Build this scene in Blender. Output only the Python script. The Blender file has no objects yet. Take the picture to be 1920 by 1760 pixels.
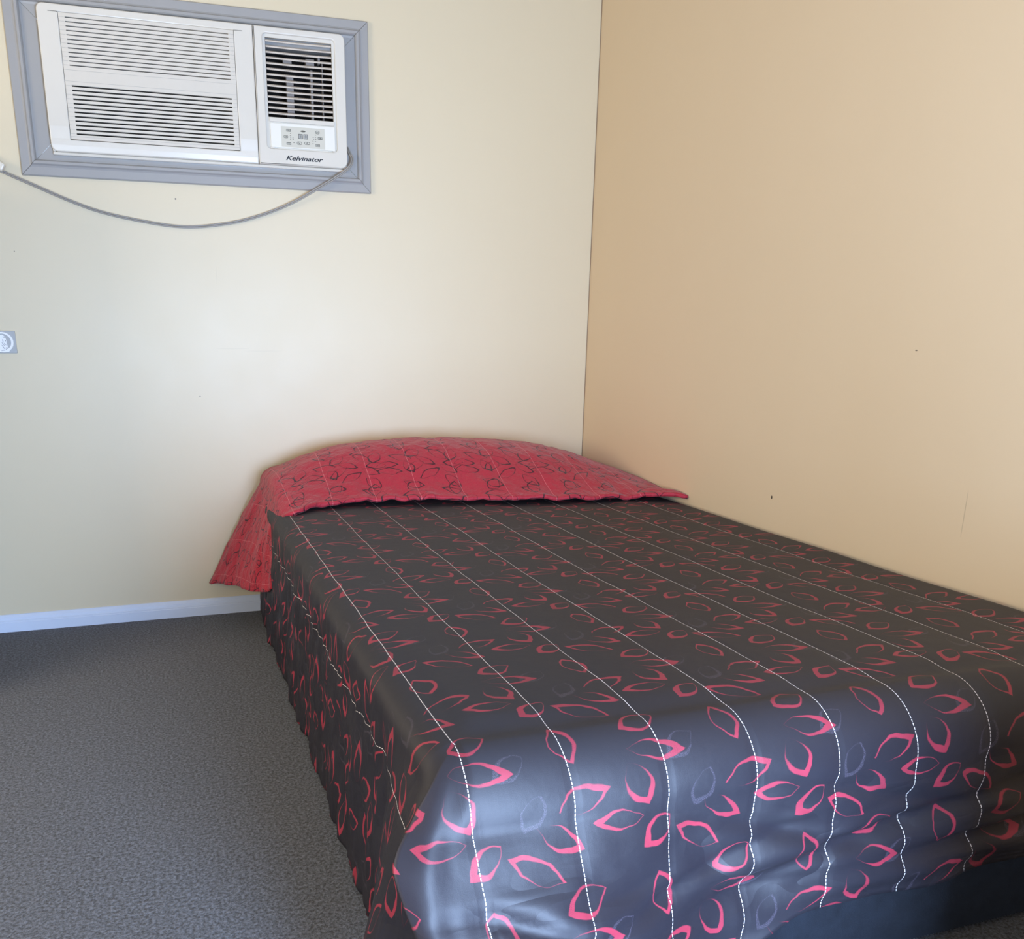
import bpy, bmesh, math, random
from mathutils import Vector, Matrix, noise

random.seed(7)
SC = bpy.context.scene
COL = SC.collection
PI = math.pi

# ------------------------------------------------------------------ camera
FPX, PPX, PPY = 1633.4, 850.26, 1102.03          # focal length and principal point in 1920x1760 pixels
cam_data = bpy.data.cameras.new('camera')
cam = bpy.data.objects.new('camera', cam_data)
COL.objects.link(cam)
cam_data.sensor_fit = 'HORIZONTAL'
cam_data.sensor_width = 36.0
cam_data.lens = FPX / 1920 * 36
cam_data.shift_x = (960 - PPX) / 1920
cam_data.shift_y = (PPY - 880) / 1920
cam_data.clip_start = 0.05
FWD = Vector((0.29509, 0.914714, -0.27608))
RGT = Vector((0.952056, -0.305897, 0.00411))
UPV = Vector((0.080693, 0.264057, 0.961126))
CAM = Vector((-1.39122, -2.82524, 0.87))
M = Matrix((RGT, UPV, -FWD)).transposed().to_4x4()
M.translation = CAM
cam.matrix_world = M
SC.camera = cam

# ------------------------------------------------------------------ colour management
SC.view_settings.view_transform = 'Standard'
SC.view_settings.look = 'None'
SC.view_settings.gamma = 1.0
SC.view_settings.use_curve_mapping = False
SC.view_settings.exposure = 0.17
SC.cycles.use_denoising = True
SC.cycles.max_bounces = 10
SC.cycles.diffuse_bounces = 6
SC.cycles.sample_clamp_indirect = 4.0

# ------------------------------------------------------------------ world and lights
ROOM_L, ROOM_F, ROOM_H = -3.6, -3.4, 2.3
DOOR = (-1.12, -0.54, 0.04, 1.05)      # x0, x1, z0, z1 of the glazed door behind the camera
WIN = (-2.25, -1.55, 0.35, 1.25)       # window beside it
SIDE = (-2.6, -1.2, 0.65, 1.75)        # y0, y1, z0, z1 of the added left wall opening for the warm fill
world = bpy.data.worlds.new('daylight_world')
SC.world = world
world.use_nodes = True
wb = world.node_tree.nodes['Background']
wb.inputs['Color'].default_value = (0.62, 0.78, 1.0, 1)
wb.inputs['Strength'].default_value = 0.8


def area(name, loc, size, rot, power, color):
    l = bpy.data.lights.new(name, 'AREA')
    l.shape = 'RECTANGLE'
    l.size, l.size_y = size
    l.energy = power
    l.color = color
    o = bpy.data.objects.new(name, l)
    o.location = loc
    o.rotation_euler = rot
    COL.objects.link(o)
    return o


area('door_daylight', ((DOOR[0] + DOOR[1]) / 2, ROOM_F - 0.12, (DOOR[2] + DOOR[3]) / 2),
     (DOOR[1] - DOOR[0], DOOR[3] - DOOR[2]), (PI / 2, 0, 0), 128, (0.47, 0.66, 1.0))
area('window_daylight', ((WIN[0] + WIN[1]) / 2, ROOM_F - 0.12, (WIN[2] + WIN[3]) / 2),
     (WIN[1] - WIN[0], WIN[3] - WIN[2]), (PI / 2, 0, 0), 15, (0.66, 0.80, 1.0))
area('added_warm_fill', (ROOM_L - 0.12, (SIDE[0] + SIDE[1]) / 2, (SIDE[2] + SIDE[3]) / 2),  # warm fill added on the left to brighten the right wall
     (SIDE[3] - SIDE[2], SIDE[1] - SIDE[0]), (0, -PI / 2, 0), 54, (1.0, 0.83, 0.60))


# ------------------------------------------------------------------ helpers
def link(o, parent=None):
    COL.objects.link(o)
    if parent is not None:
        o.parent = parent
    return o


def mesh_obj(name, bm, mat, parent=None, smooth=False, normals=True):
    if normals:
        bmesh.ops.recalc_face_normals(bm, faces=bm.faces)
    me = bpy.data.meshes.new(name)
    bm.to_mesh(me)
    bm.free()
    if mat is not None:
        me.materials.append(mat)
    if smooth:
        for p in me.polygons:
            p.use_smooth = True
    return link(bpy.data.objects.new(name, me), parent)


def thing(name, label, cat, loc=(0, 0, 0), group=None):
    o = bpy.data.objects.new(name, None)
    o.empty_display_size = 0.1
    COL.objects.link(o)
    o.location = loc
    tag(o, label, cat, group)
    return o


def tag(o, label, cat, group=None):
    o['label'] = label
    o['category'] = cat
    if group:
        o['group'] = group
    return o


def struct(o, label, cat):
    o['kind'] = 'structure'
    o['label'] = label
    o['category'] = cat
    return o


def add_box(bm, x0, x1, y0, y1, z0, z1, mtx=None):
    vs = [bm.verts.new(Vector(c)) for c in ((x0, y0, z0), (x1, y0, z0), (x1, y1, z0), (x0, y1, z0),
                                            (x0, y0, z1), (x1, y0, z1), (x1, y1, z1), (x0, y1, z1))]
    if mtx is not None:
        for v in vs:
            v.co = mtx @ v.co
    for f in ((0, 3, 2, 1), (4, 5, 6, 7), (0, 1, 5, 4), (1, 2, 6, 5), (2, 3, 7, 6), (3, 0, 4, 7)):
        bm.faces.new([vs[i] for i in f])
    return vs


def add_tube(bm, pts, r, seg=10, caps=True):
    rings = []
    n = len(pts)
    prev = None
    for i, p in enumerate(pts):
        p = Vector(p)
        t = (Vector(pts[min(i + 1, n - 1)]) - Vector(pts[max(i - 1, 0)])).normalized()
        if prev is None:
            a = Vector((0, -1, 0)) if abs(t.y) < 0.9 else Vector((0, 0, 1))
        else:
            a = prev
        a = (a - t * a.dot(t)).normalized()
        prev = a
        b = t.cross(a)
        rr = r[i] if isinstance(r, (list, tuple)) else r
        rings.append([bm.verts.new(p + a * rr * math.cos(2 * PI * k / seg) + b * rr * math.sin(2 * PI * k / seg)) for k in range(seg)])
    for A, B in zip(rings, rings[1:]):
        for k in range(seg):
            bm.faces.new((A[k], A[(k + 1) % seg], B[(k + 1) % seg], B[k]))
    if caps:
        bm.faces.new(list(reversed(rings[0])))
        bm.faces.new(rings[-1])


def bevel_mod(o, w, seg=2, angle=35):
    m = o.modifiers.new('bevel', 'BEVEL')
    m.width = w
    m.segments = seg
    m.limit_method = 'ANGLE'
    m.angle_limit = math.radians(angle)
    return o


def rrect(x0, x1, z0, z1, r, seg=5):
    """Rounded rectangle outline in x,z, r one radius or four (bottom left, bottom right, top right, top left)."""
    if not isinstance(r, (list, tuple)):
        r = (r,) * 4
    out = []
    for (cx, cz, sx, sz, a0, rr) in ((x0, z0, 1, 1, PI, r[0]), (x1, z0, -1, 1, 1.5 * PI, r[1]), (x1, z1, -1, -1, 0, r[2]), (x0, z1, 1, -1, 0.5 * PI, r[3])):
        if rr <= 1e-6:
            out.append((cx, cz))
            continue
        for k in range(seg + 1):
            a = a0 + k / seg * PI / 2
            out.append((cx + sx * rr + rr * math.cos(a), cz + sz * rr + rr * math.sin(a)))
    return out


def smooth_path(pts, n=8):
    """Catmull-Rom through the points."""
    P = [Vector(p) for p in pts]
    P = [P[0] * 2 - P[1]] + P + [P[-1] * 2 - P[-2]]
    out = []
    for i in range(1, len(P) - 2):
        for k in range(n):
            t = k / n
            a, b, c, d = P[i - 1:i + 3]
            out.append(0.5 * (2 * b + (c - a) * t + (2 * a - 5 * b + 4 * c - d) * t * t + (3 * b - a - 3 * c + d) * t ** 3))
    out.append(P[-2])
    return out


def plate(name, outer, holes, y_front, thick, mat, parent=None, bevel=0.0, bseg=2):
    """Flat plate in the x,z plane with holes; its front face looks towards -y at y_front."""
    cu = bpy.data.curves.new(name, 'CURVE')
    cu.dimensions = '2D'
    cu.fill_mode = 'BOTH'
    cu.extrude = thick / 2 - bevel
    cu.bevel_depth = bevel
    cu.bevel_resolution = bseg
    cu.offset = -bevel
    for loop in [outer] + list(holes):
        sp = cu.splines.new('POLY')
        sp.points.add(len(loop) - 1)
        for p, (x, z) in zip(sp.points, loop):
            p.co = (x, z, 0, 1)
        sp.use_cyclic_u = True
    tmp = bpy.data.objects.new(name + '_tmp', cu)
    COL.objects.link(tmp)
    me = bpy.data.meshes.new_from_object(tmp.evaluated_get(bpy.context.evaluated_depsgraph_get()))
    bpy.data.objects.remove(tmp)
    bpy.data.curves.remove(cu)
    # local x,y,z -> world x, -z, y
    me.transform(Matrix(((1, 0, 0, 0), (0, 0, -1, y_front + thick / 2), (0, 1, 0, 0), (0, 0, 0, 1))))
    me.materials.clear()
    me.materials.append(mat)
    me.name = name
    return link(bpy.data.objects.new(name, me), parent)


def lettering(name, text, loc, size, shear, mat, parent, extrude=0.0004, align='LEFT', width=None):
    cu = bpy.data.curves.new(name, 'FONT')
    cu.body = text
    cu.size = size
    cu.shear = shear
    cu.extrude = extrude
    cu.offset = size * 0.022
    cu.align_x = align
    tmp = bpy.data.objects.new(name + '_tmp', cu)
    COL.objects.link(tmp)
    me = bpy.data.meshes.new_from_object(tmp.evaluated_get(bpy.context.evaluated_depsgraph_get()))
    bpy.data.objects.remove(tmp)
    bpy.data.curves.remove(cu)
    if width:
        xs = [v.co.x for v in me.vertices]
        me.transform(Matrix.Scale(width / (max(xs) - min(xs)), 4, (1, 0, 0)))
    me.transform(Matrix(((1, 0, 0, loc[0]), (0, 0, -1, loc[1]), (0, 1, 0, loc[2]), (0, 0, 0, 1))))
    me.materials.clear()
    me.materials.append(mat)
    me.name = name
    return link(bpy.data.objects.new(name, me), parent)


def interp(x, tab):
    """Smooth table lookup on sorted (x, y) pairs."""
    if x <= tab[0][0]:
        return tab[0][1]
    for i in range(len(tab) - 1):
        (a, fa), (b, fb) = tab[i], tab[i + 1]
        if x <= b:
            m0 = (fb - tab[i - 1][1]) / (b - tab[i - 1][0]) if i > 0 else (fb - fa) / (b - a)
            m1 = (tab[i + 2][1] - fa) / (tab[i + 2][0] - a) if i + 2 < len(tab) else (fb - fa) / (b - a)
            h = b - a
            t = (x - a) / h
            return ((2 * t ** 3 - 3 * t * t + 1) * fa + (t ** 3 - 2 * t * t + t) * h * m0
                    + (-2 * t ** 3 + 3 * t * t) * fb + (t ** 3 - t * t) * h * m1)
    return tab[-1][1]


def smoothstep(a, b, x):
    t = min(1, max(0, (x - a) / (b - a)))
    return t * t * (3 - 2 * t)


def fnoise(x, y, z=0.0):
    return noise.noise(Vector((x, y, z)))


# ------------------------------------------------------------------ materials
class NT:
    def __init__(self, tree):
        self.t = tree

    def n(self, kind, **kw):
        nd = self.t.nodes.new(kind)
        for k, v in kw.items():
            setattr(nd, k, v)
        return nd

    def put(self, sock, v):
        if isinstance(v, bpy.types.NodeSocket):
            self.t.links.new(v, sock)
        else:
            sock.default_value = v

    def m(self, op, a, b=0.0, c=None):
        nd = self.n('ShaderNodeMath', operation=op)
        self.put(nd.inputs[0], a)
        self.put(nd.inputs[1], b)
        if c is not None:
            self.put(nd.inputs[2], c)
        return nd.outputs[0]

    def mix(self, f, a, b):
        nd = self.n('ShaderNodeMix', data_type='RGBA')
        self.put(nd.inputs[0], f)
        self.put(nd.inputs[6], a)
        self.put(nd.inputs[7], b)
        return nd.outputs[2]

    def noise(self, vec, scale, detail=3.0, rough=0.55):
        nd = self.n('ShaderNodeTexNoise')
        if vec is not None:
            self.put(nd.inputs['Vector'], vec)
        nd.inputs['Scale'].default_value = scale
        nd.inputs['Detail'].default_value = detail
        nd.inputs['Roughness'].default_value = rough
        return nd.outputs[0]

    def ramp(self, f, lo, hi):
        nd = self.n('ShaderNodeMapRange')
        self.put(nd.inputs[0], f)
        nd.inputs[1].default_value, nd.inputs[2].default_value = lo, hi
        return nd.outputs[0]

    def mapping(self, vec, scale):
        nd = self.n('ShaderNodeMapping')
        self.put(nd.inputs[0], vec)
        nd.inputs['Scale'].default_value = scale
        return nd.outputs[0]

    def bump(self, h, strength, dist, normal=None):
        nd = self.n('ShaderNodeBump')
        self.put(nd.inputs['Height'], h)
        nd.inputs['Strength'].default_value = strength
        nd.inputs['Distance'].default_value = dist
        if normal is not None:
            self.put(nd.inputs['Normal'], normal)
        return nd.outputs[0]


def new_mat(name, color=(0.5, 0.5, 0.5), rough=0.5, spec=0.5):
    m = bpy.data.materials.new(name)
    m.use_nodes = True
    b = m.node_tree.nodes['Principled BSDF']
    b.inputs['Base Color'].default_value = (*color, 1)
    b.inputs['Roughness'].default_value = rough
    b.inputs['Specular IOR Level'].default_value = spec
    return m, NT(m.node_tree), b


def obj_coords(nt):
    return nt.n('ShaderNodeTexCoord').outputs['Object']


def plain(name, color, rough=0.5, spec=0.5, grain=0.04, scale=60.0, bump=0.0):
    """Paint, plastic or fabric of one colour with a faint unevenness."""
    m, nt, b = new_mat(name, color, rough, spec)
    co = obj_coords(nt)
    f = nt.noise(co, scale, 4)
    lo = tuple(c * (1 - grain) for c in color) + (1,)
    hi = tuple(min(1, c * (1 + grain)) for c in color) + (1,)
    nt.put(b.inputs['Base Color'], nt.mix(f, lo, hi))
    if bump:
        nt.put(b.inputs['Normal'], nt.bump(f, bump, 0.002))
    return m


def wall_paint(name, color, rough, spec, spots, axis):
    """Gloss paint on board: faint roller texture, soft blotches and a few small dark marks."""
    m, nt, b = new_mat(name, color, rough, spec)
    co = obj_coords(nt)
    blotch = nt.noise(co, 2.2, 3)
    lo = tuple(c * 0.985 for c in color) + (1,)
    hi = tuple(min(1, c * 1.015) for c in color) + (1,)
    col = nt.mix(blotch, lo, hi)
    sep = nt.n('ShaderNodeSeparateXYZ')
    nt.put(sep.inputs[0], co)
    h = sep.outputs[axis]
    z = sep.outputs[2]
    for (sh, sz, rh, rz, dark) in spots:
        a = nt.m('DIVIDE', nt.m('SUBTRACT', h, sh), rh)
        c = nt.m('DIVIDE', nt.m('SUBTRACT', z, sz), rz)
        d = nt.m('ADD', nt.m('MULTIPLY', a, a), nt.m('MULTIPLY', c, c))
        mask = nt.m('MULTIPLY', nt.m('LESS_THAN', d, 1.0), dark)
        col = nt.mix(mask, col, (0.04, 0.03, 0.025, 1))
    nt.put(b.inputs['Base Color'], col)
    nt.put(b.inputs['Roughness'], nt.m('ADD', rough - 0.05, nt.m('MULTIPLY', nt.noise(co, 7, 4, 0.65), 0.10)))
    fine = nt.noise(co, 90, 2)
    broad = nt.noise(co, 3.0, 2)
    nrm = nt.bump(fine, 0.05, 0.002)
    nt.put(b.inputs['Normal'], nt.bump(broad, 0.10, 0.02, nrm))
    return m


M_wall_back = wall_paint('cream_gloss_wall_paint', (0.685, 0.595, 0.415), 0.46, 0.62, [
    (-1.323, 1.249, 0.0022, 0.0022, 0.9), (-1.296, 0.694, 0.003, 0.0014, 0.6), (-1.762, 1.095, 0.0015, 0.0015, 0.7),
    (-1.223, 1.045, 0.0013, 0.028, 0.05), (-1.19, 0.835, 0.05, 0.0012, 0.06), (-1.10, 0.828, 0.06, 0.001, 0.06)], 0)
M_wall_right = wall_paint('tan_wall_paint', (0.67, 0.535, 0.36), 0.5, 0.35, [
    (-1.051, 0.497, 0.003, 0.0042, 0.95), (-1.432, 0.850, 0.003, 0.0012, 0.8), (-1.60, 0.56, 0.0010, 0.045, 0.25)], 1)
M_wall = plain('cream_wall_paint', (0.70, 0.62, 0.48), 0.5, 0.35, 0.02, 3)
M_ceiling = plain('white_ceiling_paint', (0.46, 0.43, 0.38), 0.8, 0.2, 0.02, 20)
M_trim = plain('blue_grey_gloss_trim_paint', (0.345, 0.342, 0.335), 0.30, 0.5, 0.04, 14, 0.03)
M_skirt = plain('pale_blue_grey_skirting_paint', (0.66, 0.74, 0.88), 0.28, 0.5, 0.03, 14, 0.03)
M_caulk = plain('brown_corner_sealant', (0.27, 0.19, 0.12), 0.6, 0.3, 0.1, 30)
M_ac = plain('aged_white_plastic', (0.69, 0.66, 0.585), 0.20, 0.5, 0.015, 30)
M_ac_grille = plain('off_white_grille_plastic', (0.66, 0.625, 0.55), 0.26, 0.5, 0.02, 60)
M_louver = plain('yellowed_louver_plastic', (0.66, 0.60, 0.52), 0.32, 0.5, 0.10, 45)
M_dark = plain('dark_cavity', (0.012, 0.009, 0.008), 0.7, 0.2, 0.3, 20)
M_vane = plain('grey_vane_plastic', (0.30, 0.27, 0.25), 0.5, 0.3, 0.1, 40)
M_sticker = plain('beige_control_label', (0.60, 0.58, 0.49), 0.45, 0.4, 0.01, 50)
M_panel = plain('ivory_control_plastic', (0.80, 0.79, 0.72), 0.28, 0.5, 0.01, 50)
M_ink = plain('dark_olive_print', (0.10, 0.095, 0.075), 0.5, 0.3, 0.1, 50)
M_display = plain('grey_display_window', (0.42, 0.43, 0.41), 0.2, 0.5, 0.03, 50)
M_letter = plain('black_lettering', (0.015, 0.015, 0.018), 0.35, 0.5, 0.1, 50)
M_cord = plain('grey_white_cord_sheath', (0.30, 0.285, 0.26), 0.4, 0.5, 0.05, 30)
M_plug = plain('cream_plug_plastic', (0.72, 0.68, 0.58), 0.35, 0.5, 0.02, 30)
M_plaque = plain('grey_plaque_plastic', (0.42, 0.43, 0.43), 0.4, 0.4, 0.05, 40)
M_white = plain('white_print', (0.88, 0.88, 0.87), 0.4, 0.4, 0.01, 40)
M_plaque_ink = plain('grey_print', (0.16, 0.16, 0.16), 0.5, 0.3, 0.05, 40)
M_wood = plain('dark_brown_cabinet_laminate', (0.12, 0.07, 0.045), 0.45, 0.4, 0.15, 12)
M_metal = plain('brushed_handle_metal', (0.55, 0.55, 0.55), 0.35, 0.8, 0.05, 60)
M_mattress = plain('off_white_mattress_ticking', (0.66, 0.63, 0.58), 0.8, 0.2, 0.05, 50)
M_lamp = plain('white_lamp_glass', (0.85, 0.82, 0.75), 0.4, 0.4, 0.01, 20)


def carpet_material():
    m, nt, b = new_mat('charcoal_blue_carpet', (0.1, 0.1, 0.12), 0.95, 0.1)
    co = obj_coords(nt)
    f1 = nt.noise(co, 190, 4, 0.75)
    f2 = nt.noise(co, 120, 3, 0.6)
    f3 = nt.noise(co, 5, 2)
    t = nt.ramp(nt.m('ADD', nt.m('MULTIPLY', f1, 0.75), nt.m('MULTIPLY', f2, 0.25)), 0.42, 0.62)
    col = nt.mix(t, (0.009, 0.0115, 0.017, 1), (0.215, 0.24, 0.29, 1))
    col = nt.mix(nt.m('MULTIPLY', f3, 0.25), col, (0.14, 0.14, 0.145, 1))
    nt.put(b.inputs['Base Color'], col)
    b.inputs['Sheen Weight'].default_value = 0.25
    b.inputs['Sheen Roughness'].default_value = 0.6
    nt.put(b.inputs['Normal'], nt.bump(f1, 0.9, 0.006))
    return m


def leaf_group():
    """Node group: outline of one leaf of the woven pattern, repeated on a half-drop lattice of 0.222 x 0.2 m."""
    g = bpy.data.node_groups.new('leaf_outline', 'ShaderNodeTree')
    names = ('U', 'V', 'uc', 'vc', 'cos', 'sin', 'a', 'w', 's', 't', 'k')
    for nm in names:
        g.interface.new_socket(nm, in_out='INPUT', socket_type='NodeSocketFloat')
    g.interface.new_socket('mask', in_out='OUTPUT', socket_type='NodeSocketFloat')
    nt = NT(g)
    gi = nt.n('NodeGroupInput')
    go = nt.n('NodeGroupOutput')
    I = {nm: gi.outputs[nm] for nm in names}
    PU, PV = 0.222, 0.2
    dv = nt.m('SUBTRACT', I['V'], I['vc'])
    r = nt.m('ROUND', nt.m('DIVIDE', dv, PV))
    y = nt.m('SUBTRACT', dv, nt.m('MULTIPLY', r, PV))
    du = nt.m('ADD', nt.m('SUBTRACT', I['U'], I['uc']), nt.m('MULTIPLY', r, PU / 2))
    x = nt.m('SUBTRACT', du, nt.m('MULTIPLY', nt.m('ROUND', nt.m('DIVIDE', du, PU)), PU))
    X = nt.m('DIVIDE', nt.m('ADD', nt.m('MULTIPLY', x, I['cos']), nt.m('MULTIPLY', y, I['sin'])), I['a'])
    Y = nt.m('DIVIDE', nt.m('SUBTRACT', nt.m('MULTIPLY', y, I['cos']), nt.m('MULTIPLY', x, I['sin'])), I['w'])
    fo = nt.m('SUBTRACT', nt.m('SUBTRACT', 1.0, nt.m('MULTIPLY', X, X)), nt.m('ABSOLUTE', Y))
    X2 = nt.m('DIVIDE', nt.m('SUBTRACT', X, I['s']), I['k'])
    Y2 = nt.m('DIVIDE', nt.m('SUBTRACT', Y, I['t']), I['k'])
    fi = nt.m('SUBTRACT', nt.m('SUBTRACT', 1.0, nt.m('MULTIPLY', X2, X2)), nt.m('ABSOLUTE', Y2))
    mo = nt.ramp(fo, -0.03, 0.05)
    mi = nt.ramp(fi, -0.05, 0.05)
    nt.put(go.inputs[0], nt.m('MULTIPLY', mo, nt.m('SUBTRACT', 1.0, mi)))
    return g


LEAF = leaf_group()
# centre u, v; length; width; angle; shift of the inner outline along and across; inner size
LEAVES = [(-.877, -1.558, .054, .030, 19, .13, .04, .80), (-.869, -1.601, .070, .025, -8, -.20, .0, .80),
          (-.900, -1.639, .050, .034, -66, -.19, .0, .83), (-.930, -1.677, .060, .023, 0, .17, .0, .80),
          (-.879, -1.699, .049, .027, 37, .20, -.05, .74), (-.820, -1.716, .068, .025, -30, .08, -.12, .82),
          (-.873, -1.776, .053, .031, -80, .0, -.10, .82), (-.862, -1.845, .064, .027, 16, -.12, -.10, .85),
          (-.896, -1.887, .058, .025, -30, -.20, .05, .83)]
GHOSTS = [(-.948, -1.800, .046, .026, 35, .15, .0, .8), (-.815, -1.655, .046, .027, 60, .1, .1, .8)]
STITCH_U0, STITCH_D = -1.109, 0.1235


def quilt_material(name, ground, leafcol, stitchcol, ghostcol, rough, spec, fine_leaf, du=0.0, flip=False, sheen=0.0, wrinkle=0.0, satin=0.0):
    m, nt, b = new_mat(name, ground, rough, spec)
    uv = nt.n('ShaderNodeTexCoord').outputs['UV']
    sep = nt.n('ShaderNodeSeparateXYZ')
    nt.put(sep.inputs[0], uv)
    U0, V = sep.outputs[0], sep.outputs[1]
    wob = nt.noise(uv, 42, 1.5, 0.5)
    wob2 = nt.noise(nt.mapping(uv, (1, 1.3, 1)), 38, 1.5, 0.5)
    # hand-drawn wobble of the outlines
    U = nt.m('ADD', U0, nt.m('MULTIPLY', nt.m('SUBTRACT', wob, 0.5), 0.009))
    Vw = nt.m('ADD', V, nt.m('MULTIPLY', nt.m('SUBTRACT', wob2, 0.5), 0.009))
    if flip:
        U = nt.m('MULTIPLY', U, -1.0)
    U = nt.m('ADD', U, du)

    def leaves(lst, thin):
        tot = None
        for (uc, vc, ln, wd, ang, s, t, k) in lst:
            gnode = nt.n('ShaderNodeGroup', node_tree=LEAF)
            nt.put(gnode.inputs['U'], U)
            nt.put(gnode.inputs['V'], Vw)
            a = math.radians(ang)
            if thin:
                k, s, t = 0.87, s * 0.4, t * 0.5
            for nm, val in zip(('uc', 'vc', 'cos', 'sin', 'a', 'w', 's', 't', 'k'), (uc, vc, math.cos(a), math.sin(a), ln * 0.55, wd * 0.56, s, t, k)):
                gnode.inputs[nm].default_value = val
            tot = gnode.outputs[0] if tot is None else nt.m('MAXIMUM', tot, gnode.outputs[0])
        return tot

    weave = nt.noise(uv, 900, 2, 0.6)
    mask = leaves(LEAVES + [(u_ + 0.111, v_ + 0.012, l_ * 0.95, w_ * 1.05, a_ + 35, s_, t_, k_) for (u_, v_, l_, w_, a_, s_, t_, k_) in LEAVES] if fine_leaf else LEAVES, fine_leaf)
    thread = nt.ramp(nt.noise(uv, 1400, 1), 0.30, 0.45)
    ragged = nt.ramp(nt.noise(uv, 16, 1), 0.52, 0.60)
    if not fine_leaf:
        mask = nt.m('MULTIPLY', mask, nt.m('SUBTRACT', 1.0, nt.m('MULTIPLY', ragged, nt.m('SUBTRACT', 1.0, thread))))
    g_lo = tuple(c * 0.88 for c in ground) + (1,)
    g_hi = tuple(c * 1.12 for c in ground) + (1,)
    col = nt.mix(weave, g_lo, g_hi)
    if ghostcol:
        gm = nt.m('MULTIPLY', leaves(GHOSTS, False), nt.m('MULTIPLY', nt.ramp(nt.noise(uv, 1100, 1), 0.45, 0.60), 0.6))
        col = nt.mix(gm, col, (*ghostcol, 1))
    shade = nt.ramp(nt.noise(uv, 20, 2), 0.3, 0.7)
    lc = nt.mix(shade, tuple(c * 0.78 for c in leafcol) + (1,), (*leafcol, 1))
    col = nt.mix(mask, col, lc)
    # stitched quilting lines
    q = nt.m('DIVIDE', nt.m('SUBTRACT', nt.m('ADD', U0, nt.m('MULTIPLY', nt.m('SUBTRACT', nt.noise(uv, 9, 1), 0.5), 0.006)), STITCH_U0), STITCH_D)
    dist = nt.m('MULTIPLY', nt.m('ABSOLUTE', nt.m('SUBTRACT', q, nt.m('ROUND', q))), STITCH_D)
    line = nt.m('LESS_THAN', dist, 0.00058)
    dash = nt.m('LESS_THAN', nt.m('FRACT', nt.m('DIVIDE', V, 0.0052)), 0.74)
    st = nt.m('MULTIPLY', nt.m('MULTIPLY', line, dash), nt.m('GREATER_THAN', U0, -1.27 if not fine_leaf else -9.0))
    col = nt.mix(st, col, (*stitchcol, 1))
    nt.put(b.inputs['Base Color'], col)
    b.inputs['Sheen Weight'].default_value = sheen
    b.inputs['Sheen Roughness'].default_value = 0.4
    if satin:
        # satin weave: the highlight spreads along the length of the cloth
        b.inputs['Anisotropic'].default_value = satin
        b.inputs['Anisotropic Rotation'].default_value = 0.25
        tg = nt.n('ShaderNodeTangent', direction_type='UV_MAP')
        nt.put(b.inputs['Tangent'], tg.outputs[0])
    # relief: crease at the stitching, wrinkles, weave
    crease = nt.ramp(dist, 0.0, 0.010)
    wr = nt.noise(nt.mapping(uv, (1.0, 0.8, 1)), 34 if fine_leaf else 11, 4, 0.6)
    n1 = nt.bump(crease, 0.22, 0.002)
    n2 = nt.bump(wr, 0.12 + wrinkle, 0.010, n1)
    if not fine_leaf:
        # pressed-in creases where the cloth hangs
        hang = nt.m('MAXIMUM', nt.ramp(V, -2.05, -2.16), nt.ramp(U0, -1.16, -1.24))
        warp = nt.n('ShaderNodeMapping')
        nt.put(warp.inputs[0], uv)
        warp.inputs['Rotation'].default_value = (0, 0, math.radians(-24))
        warp.inputs['Scale'].default_value = (3.5, 11, 1)
        rn = nt.n('ShaderNodeTexNoise')
        nt.put(rn.inputs['Vector'], warp.outputs[0])
        rn.inputs['Scale'].default_value = 1.0
        rn.inputs['Detail'].default_value = 2.0
        rn.inputs['Distortion'].default_value = 0.25
        ridge = nt.ramp(nt.m('ABSOLUTE', nt.m('SUBTRACT', rn.outputs[0], 0.5)), 0.0, 0.07)
        n2 = nt.bump(nt.m('MULTIPLY', nt.m('SUBTRACT', ridge, 1.0), hang), 0.26, 0.008, n2)
    n3 = nt.bump(weave, 0.12, 0.001, n2)
    nt.put(b.inputs['Normal'], n3)
    return m


M_quilt = quilt_material('charcoal_satin_with_red_leaves', (0.019, 0.0175, 0.025), (0.36, 0.036, 0.066), (0.80, 0.76, 0.76),
                         (0.12, 0.10, 0.14), 0.54, 0.5, False, sheen=0.0, satin=0.6)
M_quilt_red = quilt_material('red_reverse_with_dark_leaf_outlines', (0.42, 0.025, 0.048), (0.05, 0.010, 0.02), (0.72, 0.22, 0.24),
                             None, 0.6, 0.35, True, du=-1.73, flip=True, sheen=0.15, wrinkle=0.75)


def ribbed_material():
    m, nt, b = new_mat('dark_navy_ribbed_fabric', (0.035, 0.05, 0.08), 0.6, 0.4)
    co = obj_coords(nt)
    f = nt.noise(co, 40, 3)
    nt.put(b.inputs['Base Color'], nt.mix(f, (0.008, 0.010, 0.015, 1), (0.022, 0.028, 0.042, 1)))
    nt.put(b.inputs['Normal'], nt.bump(nt.noise(co, 700, 2), 0.3, 0.001))
    return m


M_ribbed = ribbed_material()
M_carpet = carpet_material()


# ------------------------------------------------------------------ room shell
AC_HOLE = (-1.672, -0.794, 1.332, 1.706)
T = 0.12
o = plate('wall_back', [(ROOM_L, 0), (-0.0025, 0), (-0.0025, ROOM_H), (ROOM_L, ROOM_H)],
          [[(AC_HOLE[0], AC_HOLE[2]), (AC_HOLE[1], AC_HOLE[2]), (AC_HOLE[1], AC_HOLE[3]), (AC_HOLE[0], AC_HOLE[3])]], 0.0, T, M_wall_back)
struct(o, 'cream gloss painted wall behind the head of the bed, holding the air conditioner', 'wall')


def shell_box(name, b, mat, label, cat):
    bm = bmesh.new()
    add_box(bm, *b)
    return struct(mesh_obj(name, bm, mat), label, cat)


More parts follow.
